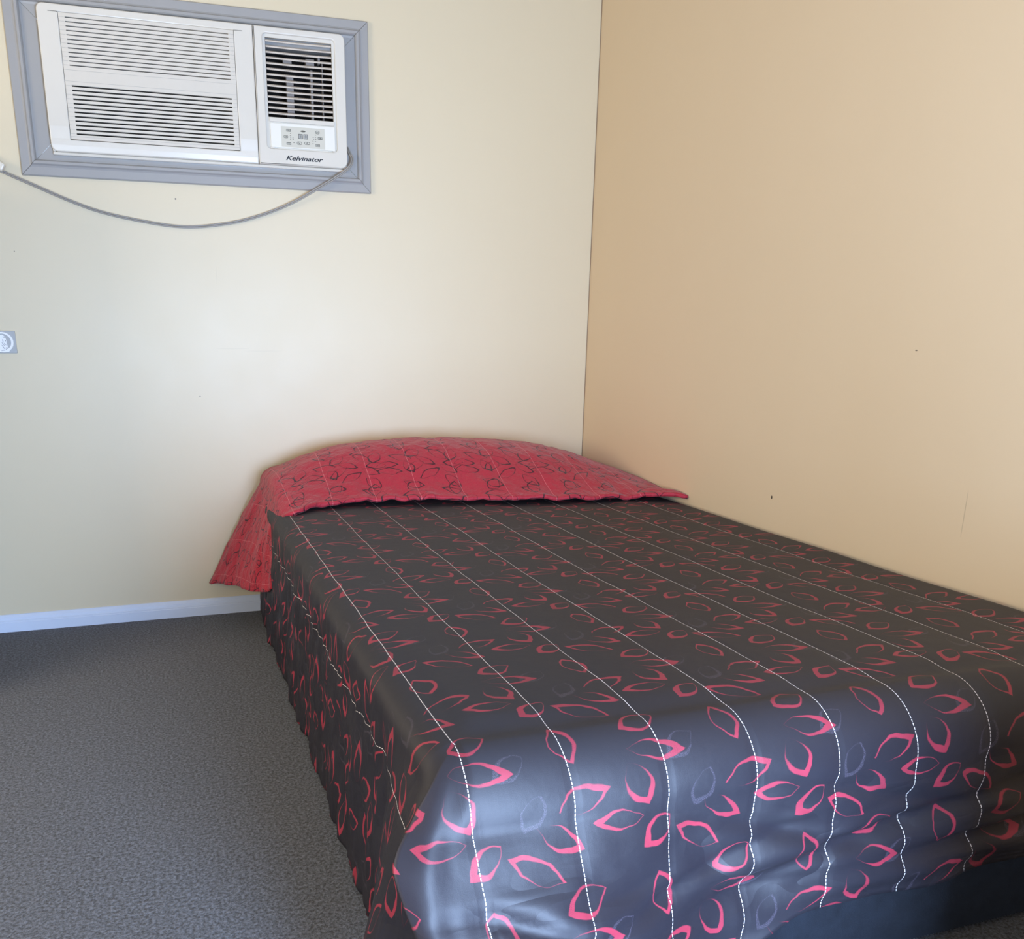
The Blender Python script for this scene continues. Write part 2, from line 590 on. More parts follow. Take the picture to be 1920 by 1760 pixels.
shell_box('wall_right', (0, T, ROOM_F, T, 0, ROOM_H), M_wall_right, 'plain tan wall along the right side of the bed', 'wall')
bm = bmesh.new()
for b in ((ROOM_F, SIDE[0], 0, ROOM_H), (SIDE[1], T, 0, ROOM_H), (SIDE[0], SIDE[1], 0, SIDE[2]), (SIDE[0], SIDE[1], SIDE[3], ROOM_H)):
    add_box(bm, ROOM_L - T, ROOM_L, *b)
struct(mesh_obj('wall_left', bm, M_wall), 'cream wall on the far left of the room', 'wall')
shell_box('floor', (ROOM_L - T, T, ROOM_F - T, T, -0.1, 0), M_carpet, 'charcoal blue speckled carpet floor beside the bed', 'floor')
shell_box('ceiling', (ROOM_L - T, T, ROOM_F - T, T, ROOM_H, ROOM_H + 0.1), M_ceiling, 'white ceiling over the room', 'ceiling')


def rect(x0, x1, z0, z1):
    return [(x0, z0), (x1, z0), (x1, z1), (x0, z1)]


o = plate('wall_front', rect(ROOM_L, 0, 0, ROOM_H), [rect(*DOOR), rect(*WIN)], ROOM_F - T, T, M_wall)
struct(o, 'cream wall behind the camera with the glazed door and window', 'wall')


def opening_frame(name, r, bars, label, cat):
    bm = bmesh.new()
    x0, x1, z0, z1 = r
    y0, y1 = ROOM_F - 0.08, ROOM_F - 0.03
    w = 0.035
    add_box(bm, x0, x0 + w, y0, y1, z0, z1)
    add_box(bm, x1 - w, x1, y0, y1, z0, z1)
    add_box(bm, x0 + w, x1 - w, y0, y1, z0, z0 + w)
    add_box(bm, x0 + w, x1 - w, y0, y1, z1 - w, z1)
    for k in range(1, bars):
        xm = x0 + (x1 - x0) * k / bars
        add_box(bm, xm - 0.015, xm + 0.015, y0, y1, z0 + w, z1 - w)
    return struct(mesh_obj(name, bm, M_trim), label, cat)


opening_frame('door_1', DOOR, 1, 'glazed door behind the camera letting in daylight', 'door')
bm = bmesh.new()  # frame of the added left window, there only for the warm fill
for b in ((SIDE[0], SIDE[0] + .035, SIDE[2], SIDE[3]), (SIDE[1] - .035, SIDE[1], SIDE[2], SIDE[3]), (SIDE[0] + .035, SIDE[1] - .035, SIDE[2], SIDE[2] + .035), (SIDE[0] + .035, SIDE[1] - .035, SIDE[3] - .035, SIDE[3])):
    add_box(bm, ROOM_L - 0.08, ROOM_L - 0.03, *b)
struct(mesh_obj('fill_window', bm, M_trim), 'added unseen window in the left wall, framing the warm fill light', 'window')
opening_frame('window_1', WIN, 2, 'window behind the camera letting in daylight', 'window')


def skirting(name, p0, p1, inward, label):
    """Moulded skirting: profile of (distance from the wall, height) swept from p0 to p1."""
    prof = [(0, 0), (0.013, 0), (0.013, 0.029), (0.0115, 0.031), (0.0115, 0.034), (0.0095, 0.036), (0.0085, 0.044), (0.005, 0.0505), (0.003, 0.053), (0, 0.053)]
    bm = bmesh.new()
    A, B = Vector((*p0, 0)), Vector((*p1, 0))
    n = Vector((*inward, 0))
    ra = [bm.verts.new(A + n * d + Vector((0, 0, h))) for d, h in prof]
    rb = [bm.verts.new(B + n * d + Vector((0, 0, h))) for d, h in prof]
    k = len(prof)
    for i in range(k):
        bm.faces.new((ra[i], ra[(i + 1) % k], rb[(i + 1) % k], rb[i]))
    bm.faces.new(ra)
    bm.faces.new(list(reversed(rb)))
    return struct(mesh_obj(name, bm, M_skirt), label, 'skirting board')


skirting('baseboard_back', (ROOM_L, 0), (-0.015, 0), (0, -1), 'pale blue grey moulded skirting board under the air conditioner wall')
skirting('baseboard_right', (0, -2.05), (0, ROOM_F), (-1, 0), 'pale blue grey skirting board on the right wall')
skirting('baseboard_left', (ROOM_L, ROOM_F), (ROOM_L, -0.015), (1, 0), 'pale blue grey skirting board on the left wall')

bm = bmesh.new()
add_box(bm, -0.0026, 0.0, -0.0012, 0.004, 0.0, ROOM_H)
struct(mesh_obj('trim_1', bm, M_caulk), 'thin brown sealed joint in the corner between the two walls', 'trim')

# ------------------------------------------------------------------ grey surround of the air conditioner
FX0, FX1, FZ0, FZ1 = -1.7175, -0.7515, 1.2895, 1.7480


def surround():
    prof = [(0, 0), (0, .010), (.0025, .0125), (.022, .0125), (.026, .0145), (.030, .0195), (.036, .0195), (.0385, .0165), (.041, .0085),
            (.046, .0075), (.090, .0075), (.090, 0.0), (.090, -.055)]
    bm = bmesh.new()
    rings = []
    for (sx, sz, cx, cz) in ((1, 1, FX0, FZ0), (-1, 1, FX1, FZ0), (-1, -1, FX1, FZ1), (1, -1, FX0, FZ1)):
        rings.append([(cx + sx * d, -h, cz + sz * d) for d, h in prof])
    for i in range(4):
        e = (Vector(rings[(i + 1) % 4][0]) - Vector(rings[i][0])).normalized() * 0.0006   # open mitre joints
        A = [bm.verts.new(Vector(c) + e) for c in rings[i]]
        B = [bm.verts.new(Vector(c) - e) for c in rings[(i + 1) % 4]]
        for k in range(len(prof) - 1):
            bm.faces.new((A[k], A[k + 1], B[k + 1], B[k]))
    return mesh_obj('trim_2', bm, M_trim, normals=False)


o = surround()
struct(o, 'blue grey moulded wooden surround framing the air conditioner', 'trim')

# ------------------------------------------------------------------ air conditioner
AC = thing('air_conditioner', 'old white box air conditioner set in a grey surround high on the wall', 'air conditioner', (-1.23, 0, 1.34))


def local(o, root):
    """Parent a mesh built in world coordinates under a root that is only translated."""
    o.parent = root
    o.data.transform(Matrix.Translation(-root.location))
    return o


YF = -0.034                      # front plane of the covers
bm = bmesh.new()
# casing: four sides and a back, open at the front
x0, x1, z0, z1 = -1.6325, -0.8275, 1.3425, 1.6995
for b in ((x0, x1, -0.022, 0.11, z0, z0 + 0.008), (x0, x1, -0.022, 0.11, z1 - 0.008, z1), (x0, x0 + 0.008, -0.022, 0.11, z0 + 0.008, z1 - 0.008),
          (x1 - 0.008, x1, -0.022, 0.11, z0 + 0.008, z1 - 0.008)):
    add_box(bm, *b)
o = local(mesh_obj('casing', bm, M_ac), AC)
bevel_mod(o, 0.003, 2)
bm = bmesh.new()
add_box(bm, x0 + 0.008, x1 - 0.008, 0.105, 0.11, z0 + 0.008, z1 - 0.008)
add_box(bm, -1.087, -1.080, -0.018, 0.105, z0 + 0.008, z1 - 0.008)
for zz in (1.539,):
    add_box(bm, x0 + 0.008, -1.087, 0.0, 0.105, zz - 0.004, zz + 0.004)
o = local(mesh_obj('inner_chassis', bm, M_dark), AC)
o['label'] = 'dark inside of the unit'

SEAM = -1.0845


def curve_back(o):
    """The lowest part of the moulded cover leans back a little."""
    bm = bmesh.new()
    bm.from_mesh(o.data)
    for zc in (1.412, 1.383, 1.366):
        bmesh.ops.bisect_plane(bm, geom=bm.verts[:] + bm.edges[:] + bm.faces[:], dist=1e-5, plane_co=(0, 0, zc), plane_no=(0, 0, 1))
    for v in bm.verts:
        v.co.y += 0.0035 * smoothstep(1.418, 1.374, v.co.z) + max(0, 1.374 - v.co.z) * 0.12
    bm.to_mesh(o.data)
    bm.free()


o = plate('front_cover', rrect(-1.6345, SEAM, 1.3505, 1.7015, (0.016, 0.001, 0.001, 0.016)), [rect(-1.5835, -1.1355, 1.3805, 1.6835)], YF, 0.020, M_ac, None, 0.0028, 2)
curve_back(o)
local(o, AC)
GX0, GX1 = -1.567, -1.1505
holes = [rrect(GX0, GX1, z - 0.0013, z + 0.0013, 0.0010, 2) for z in [1.5605 + (1.6725 - 1.5605) * k / 11 for k in range(12)]]
holes += [rrect(GX0, GX1, z - 0.0019, z + 0.0019, 0.0014, 2) for z in [1.3955 + (1.5115 - 1.3955) * k / 11 for k in range(12)]]
o = plate('intake_grille', rect(-1.5825, -1.1365, 1.3815, 1.6825), holes, YF + 0.0006, 0.009, M_ac_grille, None, 0.0004, 1)
local(o, AC)
# fine joint lines between the slats at both ends of the grille
bm = bmesh.new()
for k in range(12):
    for za, zb, h in ((1.5605, 1.6725, 11), (1.3955, 1.5115, 11)):
        z = za + (zb - za) * k / h
        for xa, xb in ((-1.5822, GX0 - 0.002), (GX1 + 0.002, -1.1368)):
            add_box(bm, xa, xb, YF + 0.0002, YF + 0.0012, z - 0.0003, z + 0.0003)
for z in (1.5495, 1.5225, 1.3885):
    add_box(bm, -1.5822, -1.1368, YF + 0.0002, YF + 0.0012, z - 0.0003, z + 0.0003)
o2 = mesh_obj('joint_line', bm, plain('grey_joint_shadow', (0.42, 0.41, 0.38), 0.6, 0.2), None)
o2.parent = o
o2.data.transform(Matrix.Translation(-AC.location))
# bottom lip with a lift-off catch
for xa, xb in ((-1.607, -1.5835), (-1.1355, -1.112)):
    bm = bmesh.new()
    add_box(bm, xa, xb, YF - 0.0004, YF + 0.001, 1.6826, 1.6838)
    local(mesh_obj('catch_slot', bm, M_ink), AC)

RX0, RX1, RZ0, RZ1 = -1.0585, -0.8555, 1.3925, 1.6850
o = plate('side_cover', rrect(SEAM + 0.0016, -0.8260, 1.3505, 1.7015, (0.001, 0.020, 0.016, 0.001)), [rrect(RX0, RX1, RZ0, RZ1, 0.010)], YF, 0.020, M_ac, None, 0.0028, 2)
local(o, AC)
LX0, LX1 = -1.0505, -0.8630
o = plate('outlet_frame', rrect(RX0 - 0.002, RX1 + 0.002, RZ0 - 0.002, RZ1 + 0.002, 0.010), [rect(LX0, LX1, 1.4755, 1.6765)], YF + 0.007, 0.010, M_ac, None, 0.0012, 2)
local(o, AC)
for k in range(14):
    z = 1.6705 - k * 0.01405
    bm = bmesh.new()
    w = 0.0126
    prof = [(-w / 2, 0.0), (-w / 2 + 0.001, 0.0018), (0, 0.0024), (w / 2, 0.0012), (w / 2, -0.0012), (0, -0.0020), (-w / 2 + 0.001, -0.0016)]
    a = math.radians(30)
    rows = []
    for j in range(9):
        x = LX0 + 0.001 + (LX1 - LX0 - 0.002) * j / 8
        sag = -0.0008 * math.sin(PI * j / 8)
        rows.append([bm.verts.new((x, YF + 0.0135 + d * math.cos(a) - h * math.sin(a), z + sag + d * math.sin(a) + h * math.cos(a))) for d, h in prof])
    for A, B in zip(rows, rows[1:]):
        for i in range(len(prof)):
            bm.faces.new((A[i], A[(i + 1) % len(prof)], B[(i + 1) % len(prof)], B[i]))
    bm.faces.new(rows[0])
    bm.faces.new(list(reversed(rows[-1])))
    local(mesh_obj('louver', bm, M_louver), AC)
for (xv, wv, za, zb) in ((-0.981, 0.020, 1.488, 1.592), (-0.918, 0.0065, 1.482, 1.612), (-0.886, 0.0022, 1.482, 1.636), (-0.986, 0.024, 1.621, 1.634), (-0.921, 0.024, 1.622, 1.640), (-0.895, 0.006, 1.630, 1.652)):
    bm = bmesh.new()
    add_box(bm, xv - wv / 2, xv + wv / 2, 0.004, 0.022, za, zb)
    local(mesh_obj('air_vane', bm, M_vane), AC)

bm = bmesh.new()
add_box(bm, -1.0495, -0.8620, YF + 0.001, YF + 0.012, 1.4625, 1.4745)
o = local(mesh_obj('cross_bar', bm, M_ac), AC)
bevel_mod(o, 0.002, 2)
cp = plate('control_panel', rrect(-1.0475, -0.8615, 1.3960, 1.4600, 0.002), [], YF + 0.002, 0.010, M_panel, None, 0.001, 2)
local(cp, AC)


def on_panel(o):
    o.parent = cp
    o.data.transform(Matrix.Translation(-AC.location))
    return o


YP = YF + 0.002
on_panel(plate('control_label', rect(-1.0175, -0.8915, 1.3985, 1.4525), [], YP - 0.0004, 0.0008, M_sticker))


def ring_plate(name, x, z, w, h, r, t, mat):
    return on_panel(plate(name, rrect(x - w / 2, x + w / 2, z - h / 2, z + h / 2, r, 4), [rrect(x - w / 2 + t, x + w / 2 - t, z - h / 2 + t, z + h / 2 - t, max(0, r - t), 4)], YP - 0.0009, 0.0010, mat))


for (x, z, w, h, r) in ((-0.9964, 1.4427, .0127, .0064, .0008), (-1.0044, 1.4257, .0127, .0070, .0030), (-0.9966, 1.4078, .0127, .006, .0008),
                        (-0.9128, 1.4426, .0121, .0088, .0040), (-0.9055, 1.4270, .0134, .0060, .0008), (-0.9131, 1.4078, .0127, .0062, .0008),
                        (-0.9662, 1.4106, .0147, .0080, .0036), (-0.9437, 1.4116, .0154, .0074, .0028)):
    ring_plate('button', x, z, w, h, r, 0.0011, M_ink)
# legends inside the buttons
for i, (x, z, kind) in enumerate(((-0.9964, 1.4427, 'bars'), (-1.0044, 1.4257, 'ii'), (-0.9966, 1.4078, 'wave'), (-0.9128, 1.4426, 'bars'), (-0.9055, 1.4270, 'ii'),
                                  (-0.9131, 1.4078, 'bars'), (-0.9662, 1.4106, 'up'), (-0.9437, 1.4116, 'down'))):
    bm = bmesh.new()
    y0, y1 = YP - 0.0009, YP
    if kind == 'bars':
        for k in range(4):
            add_box(bm, x - 0.0036 + k * 0.0021, x - 0.0024 + k * 0.0021, y0, y1, z - 0.0011, z + 0.0011)
    elif kind == 'ii':
        for k in range(3):
            add_box(bm, x - 0.0030 + k * 0.0024, x - 0.0020 + k * 0.0024, y0, y1, z - 0.0018, z + 0.0018)
        add_box(bm, x + 0.0006, x + 0.0022, y0, y1, z - 0.0006, z + 0.0006)
    elif kind == 'wave':
        for k in range(4):
            add_box(bm, x - 0.0042 + k * 0.0022, x - 0.0026 + k * 0.0022, y0, y1, z - 0.0008 + (k % 2) * 0.0008, z + 0.0004 + (k % 2) * 0.0008)
    else:
        s = 1 if kind == 'up' else -1
        for k in (-1, 1):
            mt = Matrix.Translation((x + k * 0.0013, 0, z)) @ Matrix.Rotation(math.radians(k * s * 32), 4, 'Y')
            add_box(bm, -0.0006, 0.0006, y0, y1, -0.0022, 0.0022, Matrix.Translation((0, 0, 0)) @ mt)
    on_panel(mesh_obj('button_legend', bm, M_ink))
for x in (-0.9622, -0.9474):
    on_panel(plate('digit_window', rect(x - 0.0062, x + 0.0062, 1.4222, 1.4352), [], YP - 0.0010, 0.0012, M_ink))
    on_panel(plate('digit_display', rect(x - 0.0047, x + 0.0047, 1.4234, 1.4340), [], YP - 0.0013, 0.0004, M_display))
    bm = bmesh.new()
    for dz in (-0.0028, 0, 0.0028):
        add_box(bm, x - 0.0017, x + 0.0017, YP - 0.0016, YP - 0.0012, 1.4287 + dz - 0.0004, 1.4287 + dz + 0.0004)
    for dx in (-0.0017, 0.0017):
        for dz in (-0.0014, 0.0014):
            add_box(bm, x + dx - 0.0004, x + dx + 0.0004, YP - 0.0016, YP - 0.0012, 1.4287 + dz - 0.0010, 1.4287 + dz + 0.0010)
    on_panel(mesh_obj('digit', bm, M_ink))
on_panel(plate('oval_emblem', [(-0.9547 + 0.0074 * math.cos(a * PI / 12), 1.4427 + 0.0023 * math.sin(a * PI / 12)) for a in range(24)], [], YP - 0.0009, 0.001, M_ink))
for (x, z) in ((-0.991, 1.4348), (-0.9913, 1.4289), (-0.9908, 1.4237), (-0.9911, 1.4188), (-0.9841, 1.4239), (-0.9839, 1.4189), (-0.9821, 1.4111), (-0.9255, 1.4286),
               (-0.9189, 1.4288), (-0.9242, 1.4241), (-0.9184, 1.4238), (-0.9266, 1.4184), (-0.9193, 1.4178), (-0.9269, 1.412), (-0.9186, 1.4353)):
    bm = bmesh.new()
    add_box(bm, x - 0.0013, x + 0.0013, YP - 0.0009, YP, z - 0.0007, z + 0.0007)
    on_panel(mesh_obj('indicator_mark', bm, M_ink))
# clips at the lower corners of the panel
for xa, xb in ((-1.0500, -1.0385), (-0.8690, -0.8600)):
    bm = bmesh.new()
    add_box(bm, xa, xb, YF - 0.0005, YF + 0.008, 1.3925, 1.3955)
    local(mesh_obj('panel_clip', bm, M_ac), AC)
o = lettering('brand_lettering', 'Kelvinator', (-1.0080, YF - 0.0002, 1.3640), 0.0165, 0.35, M_letter, None, 0.0004, 'LEFT', 0.108)
local(o, AC)
o['label'] = 'black slanted brand lettering under the controls'

# power cord: two cores side by side, hanging in a loop to the plug on the left
cord_pts = [(-0.8215, -0.010, 1.4120), (-0.8180, -0.020, 1.3990), (-0.8125, -0.030, 1.3835), (-0.8135, -0.037, 1.3700), (-0.8210, -0.040, 1.3560), (-0.8420, -0.039, 1.3385), (-0.8800, -0.034, 1.3140),
            (-0.9250, -0.029, 1.2880), (-0.9800, -0.021, 1.2575), (-1.0370, -0.013, 1.2320), (-1.0980, -0.010, 1.2100), (-1.1620, -0.0085, 1.1925), (-1.2540, -0.008, 1.1775),
            (-1.3280, -0.008, 1.1750), (-1.4280, -0.009, 1.1865), (-1.5250, -0.010, 1.2045), (-1.6050, -0.012, 1.2300), (-1.6950, -0.015, 1.2660), (-1.7690, -0.018, 1.2960), (-1.7980, -0.021, 1.3100)]
path = smooth_path(cord_pts, 8)
bm = bmesh.new()
for s in (-1, 1):
    pp = []
    for i, p in enumerate(path):
        t = (path[min(i + 1, len(path) - 1)] - path[max(i - 1, 0)]).normalized()
        side = Vector((0, -1, 0)).cross(t).normalized()
        pp.append(p + side * s * 0.0022)
    add_tube(bm, pp, 0.0021, 8)
cord = local(mesh_obj('power_cord', bm, M_cord, smooth=True), AC)
cord['label'] = 'grey white twin power cord hanging in a loop'
mt = Matrix.Translation((-1.7875, -0.024, 1.3175)) @ Matrix.Rotation(math.radians(30), 4, 'Y')
bm = bmesh.new()
add_box(bm, -0.034, 0.034, -0.013, 0.011, -0.0105, 0.0105, mt)
plug = mesh_obj('plug', bm, M_plug)
plug.parent = cord
plug.data.transform(Matrix.Translation(-AC.location))
bevel_mod(plug, 0.004, 3)
plug['label'] = 'cream plug at the end of the cord'

# wall socket the plug sits in
sk = thing('wall_socket', 'cream wall socket at the left edge holding the air conditioner plug', 'socket', (-1.815, 0, 1.318))
o = local(plate('cover_plate', rrect(-1.872, -1.790, 1.286, 1.352, 0.005), [], -0.009, 0.009, M_plug, None, 0.002, 2), sk)
bm = bmesh.new()
add_box(bm, -1.862, -1.850, -0.0125, -0.009, 1.335, 1.347)
o = local(mesh_obj('switch', bm, M_white), sk)

# ------------------------------------------------------------------ small plaque with a white ring
pq = thing('wall_plaque', 'small grey plaque with a white ring and hand emblem, left edge of the wall', 'sign', (-1.8235, 0, 0.822))
local(plate('plate', rrect(-1.8605, -1.7865, 0.8225, 0.8830, 0.002), [], -0.006, 0.006, M_plaque, None, 0.0012, 2), pq)


def ell(cx, cz, a, b, n=40):
    return [(cx + a * math.cos(2 * PI * k / n), cz + b * math.sin(2 * PI * k / n)) for k in range(n)]


local(plate('ring', ell(-1.8215, 0.8527, 0.0285, 0.0275), [ell(-1.8225, 0.8530, 0.0235, 0.0232)], -0.0070, 0.0012, M_white), pq)
hand = [(-1.8360, 0.8280), (-1.8330, 0.8262), (-1.8085, 0.8262), (-1.8050, 0.8285), (-1.8070, 0.8360), (-1.8095, 0.8440), (-1.8110, 0.8500), (-1.8108, 0.8580), (-1.8125, 0.8640),
        (-1.8150, 0.8690), (-1.8190, 0.8730), (-1.8235, 0.8735), (-1.8262, 0.8700), (-1.8290, 0.8640), (-1.8310, 0.8560), (-1.8330, 0.8460), (-1.8350, 0.8360)]
local(plate('hand_emblem', hand, [], -0.0074, 0.0016, M_white), pq)
bm = bmesh.new()
for (x, z, l, w, a) in ((-1.8165, 0.8665, 0.0050, 0.0014, 35), (-1.8195, 0.8560, 0.0016, 0.0080, 0), (-1.8130, 0.8560, 0.0012, 0.0045, 30), (-1.8195, 0.8470, 0.0110, 0.0010, 55),
                        (-1.8150, 0.8475, 0.0080, 0.0009, 50), (-1.8205, 0.8395, 0.0120, 0.0011, 60), (-1.8125, 0.8375, 0.0065, 0.0010, -28), (-1.8120, 0.8345, 0.0065, 0.0010, -28), (-1.8215, 0.8305, 0.0100, 0.0010, -10)):
    add_box(bm, -l / 2, l / 2, -0.0078, -0.0072, -w / 2, w / 2, Matrix.Translation((x, 0, z)) @ Matrix.Rotation(math.radians(a), 4, 'Y'))
local(mesh_obj('emblem_lines', bm, M_plaque_ink), pq)

# ------------------------------------------------------------------ bed
XE, YE, ZT = -1.100, -1.945, 0.418        # where the flat top starts to round off; top height
bed = thing('bed', 'low single bed base and mattress under the dark leaf patterned bedspread', 'bed', (-0.55, -1.0, 0))


def bl(o):
    return local(o, bed)


bm = bmesh.new()
# base: box with a finely ribbed front and side
X0b, X1b, Y0b, Y1b, H0, H1 = -1.090, -0.012, -1.985, -0.02, 0.012, 0.205
n = 400
front = []
for i in range(n + 1):
    x = X0b + (X1b - X0b) * i / n
    front.append((x, Y0b - 0.0018 * math.cos(2 * PI * i / 2)))
ring = front + [(X1b, Y1b), (X0b, Y1b)]
lo = [bm.verts.new((x, y, H0)) for x, y in ring]
hi = [bm.verts.new((x, y, H1)) for x, y in ring]
for i in range(len(ring)):
    j = (i + 1) % len(ring)
    bm.faces.new((lo[i], lo[j], hi[j], hi[i]))
bm.faces.new(list(reversed(lo)))
bm.faces.new(hi)
o = bl(mesh_obj('bed_base', bm, M_ribbed))
o['label'] = 'dark navy ribbed fabric bed base'
bm = bmesh.new()
add_box(bm, -1.085, -0.012, -1.950, -0.02, 0.206, 0.405)
o = bl(mesh_obj('mattress', bm, M_mattress))
bevel_mod(o, 0.035, 4)


for sx in (-1.03, -0.08):
    for sy in (-1.92, -0.09):
        bm = bmesh.new()
        add_tube(bm, [(sx, sy, 0.0), (sx, sy, 0.014)], 0.022, 12)
        bl(mesh_obj('leg', bm, M_letter))


# ------------------------------------------------------------------ bedspread
def puff(u):
    q = (u - STITCH_U0) / STITCH_D
    return 0.0018 * abs(math.sin(PI * q)) ** 0.6


R_S, R_F = 0.046, 0.078          # rounding radius at the side and at the foot


def foot_flare(x):
    return 0.02 + 0.80 * smoothstep(-0.76, -1.10, x)


def drop(r, R, flare, total):
    """Outward and downward travel after arc length r over a rounded edge of radius R."""
    q = R * PI / 2
    if r <= q:
        a = r / R
        return R * math.sin(a), R * (1 - math.cos(a)), a
    l = r - q
    c = 1 / math.sqrt(1 + flare * flare)
    return R + l * c * flare, R + l * c, PI / 2 - math.atan(flare)


TOTAL_SIDE = 0.428


def foot_len(x):
    # length of cloth from the rounding start to the hem at the foot
    return 0.322 + 0.10 * smoothstep(-0.64, -0.84, x) - 0.008 * smoothstep(-0.5, -0.2, x)


def side_point(y, r):
    o_, d_, a = drop(r, R_S, 0.045 + 0.26 * smoothstep(-1.74, -1.945, y), TOTAL_SIDE)
    w = smoothstep(0.03, 0.16, r)
    near = smoothstep(-1.75, -1.95, y)
    wob = w * (0.009 * fnoise(y * 9, r * 2.2, 3.1) + 0.0075 * fnoise(y * 24 + r * 4, r * 7, 7.7) + 0.0055 * fnoise(y * 60, r * 16, 1.7)) * (1 - near * 0.6)
    pf = puff(XE - r) * math.cos(a) * 0.6
    x = XE - o_ - wob - pf * 0.3
    z = ZT - d_ + pf * math.cos(a)
    return Vector((x, y, max(0.004, z)))


def foot_wrinkle(x, r):
    w = smoothstep(0.06, 0.20, r)
    right = smoothstep(-0.86, -0.45, x)
    # shallow diagonal creases everywhere, stronger horizontal folds to the right where the cloth is tucked
    diag = fnoise((x * 0.8 + r * 1.1) * 7, (r - x * 0.35) * 16, 5.0)
    hor = fnoise(x * 3.2 + 4, (r + 0.10 * x) * 30, 9.0)
    fine = fnoise(x * 22, r * 40, 2.0)
    fold = 0.0
    for (xc, rc, sl, wd, am) in ((-0.60, 0.235, 0.16, 0.012, 0.012), (-0.30, 0.255, 0.05, 0.010, 0.014), (-0.42, 0.205, 0.10, 0.010, 0.010), (-0.75, 0.275, 0.10, 0.012, 0.010), (-1.03, 0.245, -0.45, 0.012, 0.012), (-0.86, 0.235, 0.25, 0.010, 0.010), (-0.68, 0.195, -0.35, 0.012, 0.007), (-0.52, 0.17, -0.30, 0.012, 0.007)):
        dr = (r - rc + sl * (x - xc)) / wd
        fold += am * math.exp(-dr * dr) * math.exp(-((x - xc) / 0.17) ** 2)
    return w * (0.010 * diag + (0.004 + 0.009 * right) * hor * w + 0.002 * fine) - fold


def foot_point(x, r):
    o_, d_, a = drop(r, R_F, foot_flare(x), 0.4)
    pf = puff(x) * (1 - 0.3 * smoothstep(0.1, 0.3, r)) * 1.2
    wv = foot_wrinkle(x, r)
    y = YE - o_ - (pf + wv) * math.sin(a)
    z = ZT - d_ + (pf + wv) * math.cos(a)
    return Vector((x, y, max(0.004, z)))


# the pleat that sticks out at the left corner of the foot: arc length, offset x, y, z from the corner
RIDGE = [(0.0, 0, 0, 0), (0.03, -.022, -.020, -.008), (0.06, -.046, -.041, -.029), (0.10, -.074, -.057, -.060), (0.15, -.102, -.084, -.092), (0.19, -.098, -.105, -.125),
         (0.24, -.088, -.124, -.160), (0.31, -.078, -.143, -.220), (0.45, -.062, -.165, -.345)]
T_R = 0.42


def corner_point(t, r):
    """t 0 = end of the side, T_R = ridge of the pleat, 1 = left end of the foot."""
    A = side_point(YE, r)
    B = foot_point(XE, r)
    Rg = Vector([b + interp(r, [(q[0], q[k]) for q in RIDGE]) for k, b in ((1, XE), (2, YE), (3, ZT))])
    if t <= T_R:
        q = t / T_R
        p = A.lerp(Rg, q)
        bulge = -0.020 * smoothstep(0.12, 0.3, r) * math.sin(PI * q)
        n = Vector((-1, 0.35, 0)).normalized()
    else:
        q = (t - T_R) / (1 - T_R)
        p = Rg.lerp(B, q)
        bulge = (0.010 * math.sin(PI * q) + 0.010 * smoothstep(0.1, 0.3, r) * math.sin(2 * PI * q) + 0.006 * fnoise(q * 3, r * 14, 4.4) * math.sin(PI * q)) * smoothstep(0.03, 0.12, r)
        n = Vector((-0.3, -1, 0)).normalized()
    p = p + n * bulge
    p.z = max(0.004, p.z)
    return p


def top_point(x, y):
    edge = smoothstep(0.0, 0.03, x - XE) * smoothstep(0.0, 0.05, y - YE)
    z = ZT + puff(x) * (0.25 + 0.75 * edge) * smoothstep(XE, XE + 0.02, x)
    z += edge * 0.0025 * fnoise(x * 5, y * 3.5, 0.3)
    z += 0.004 * smoothstep(-1.2, -1.9, y) * edge
    z -= 0.012 * smoothstep(-0.03, -0.002, x)
    return Vector((x, y, z))


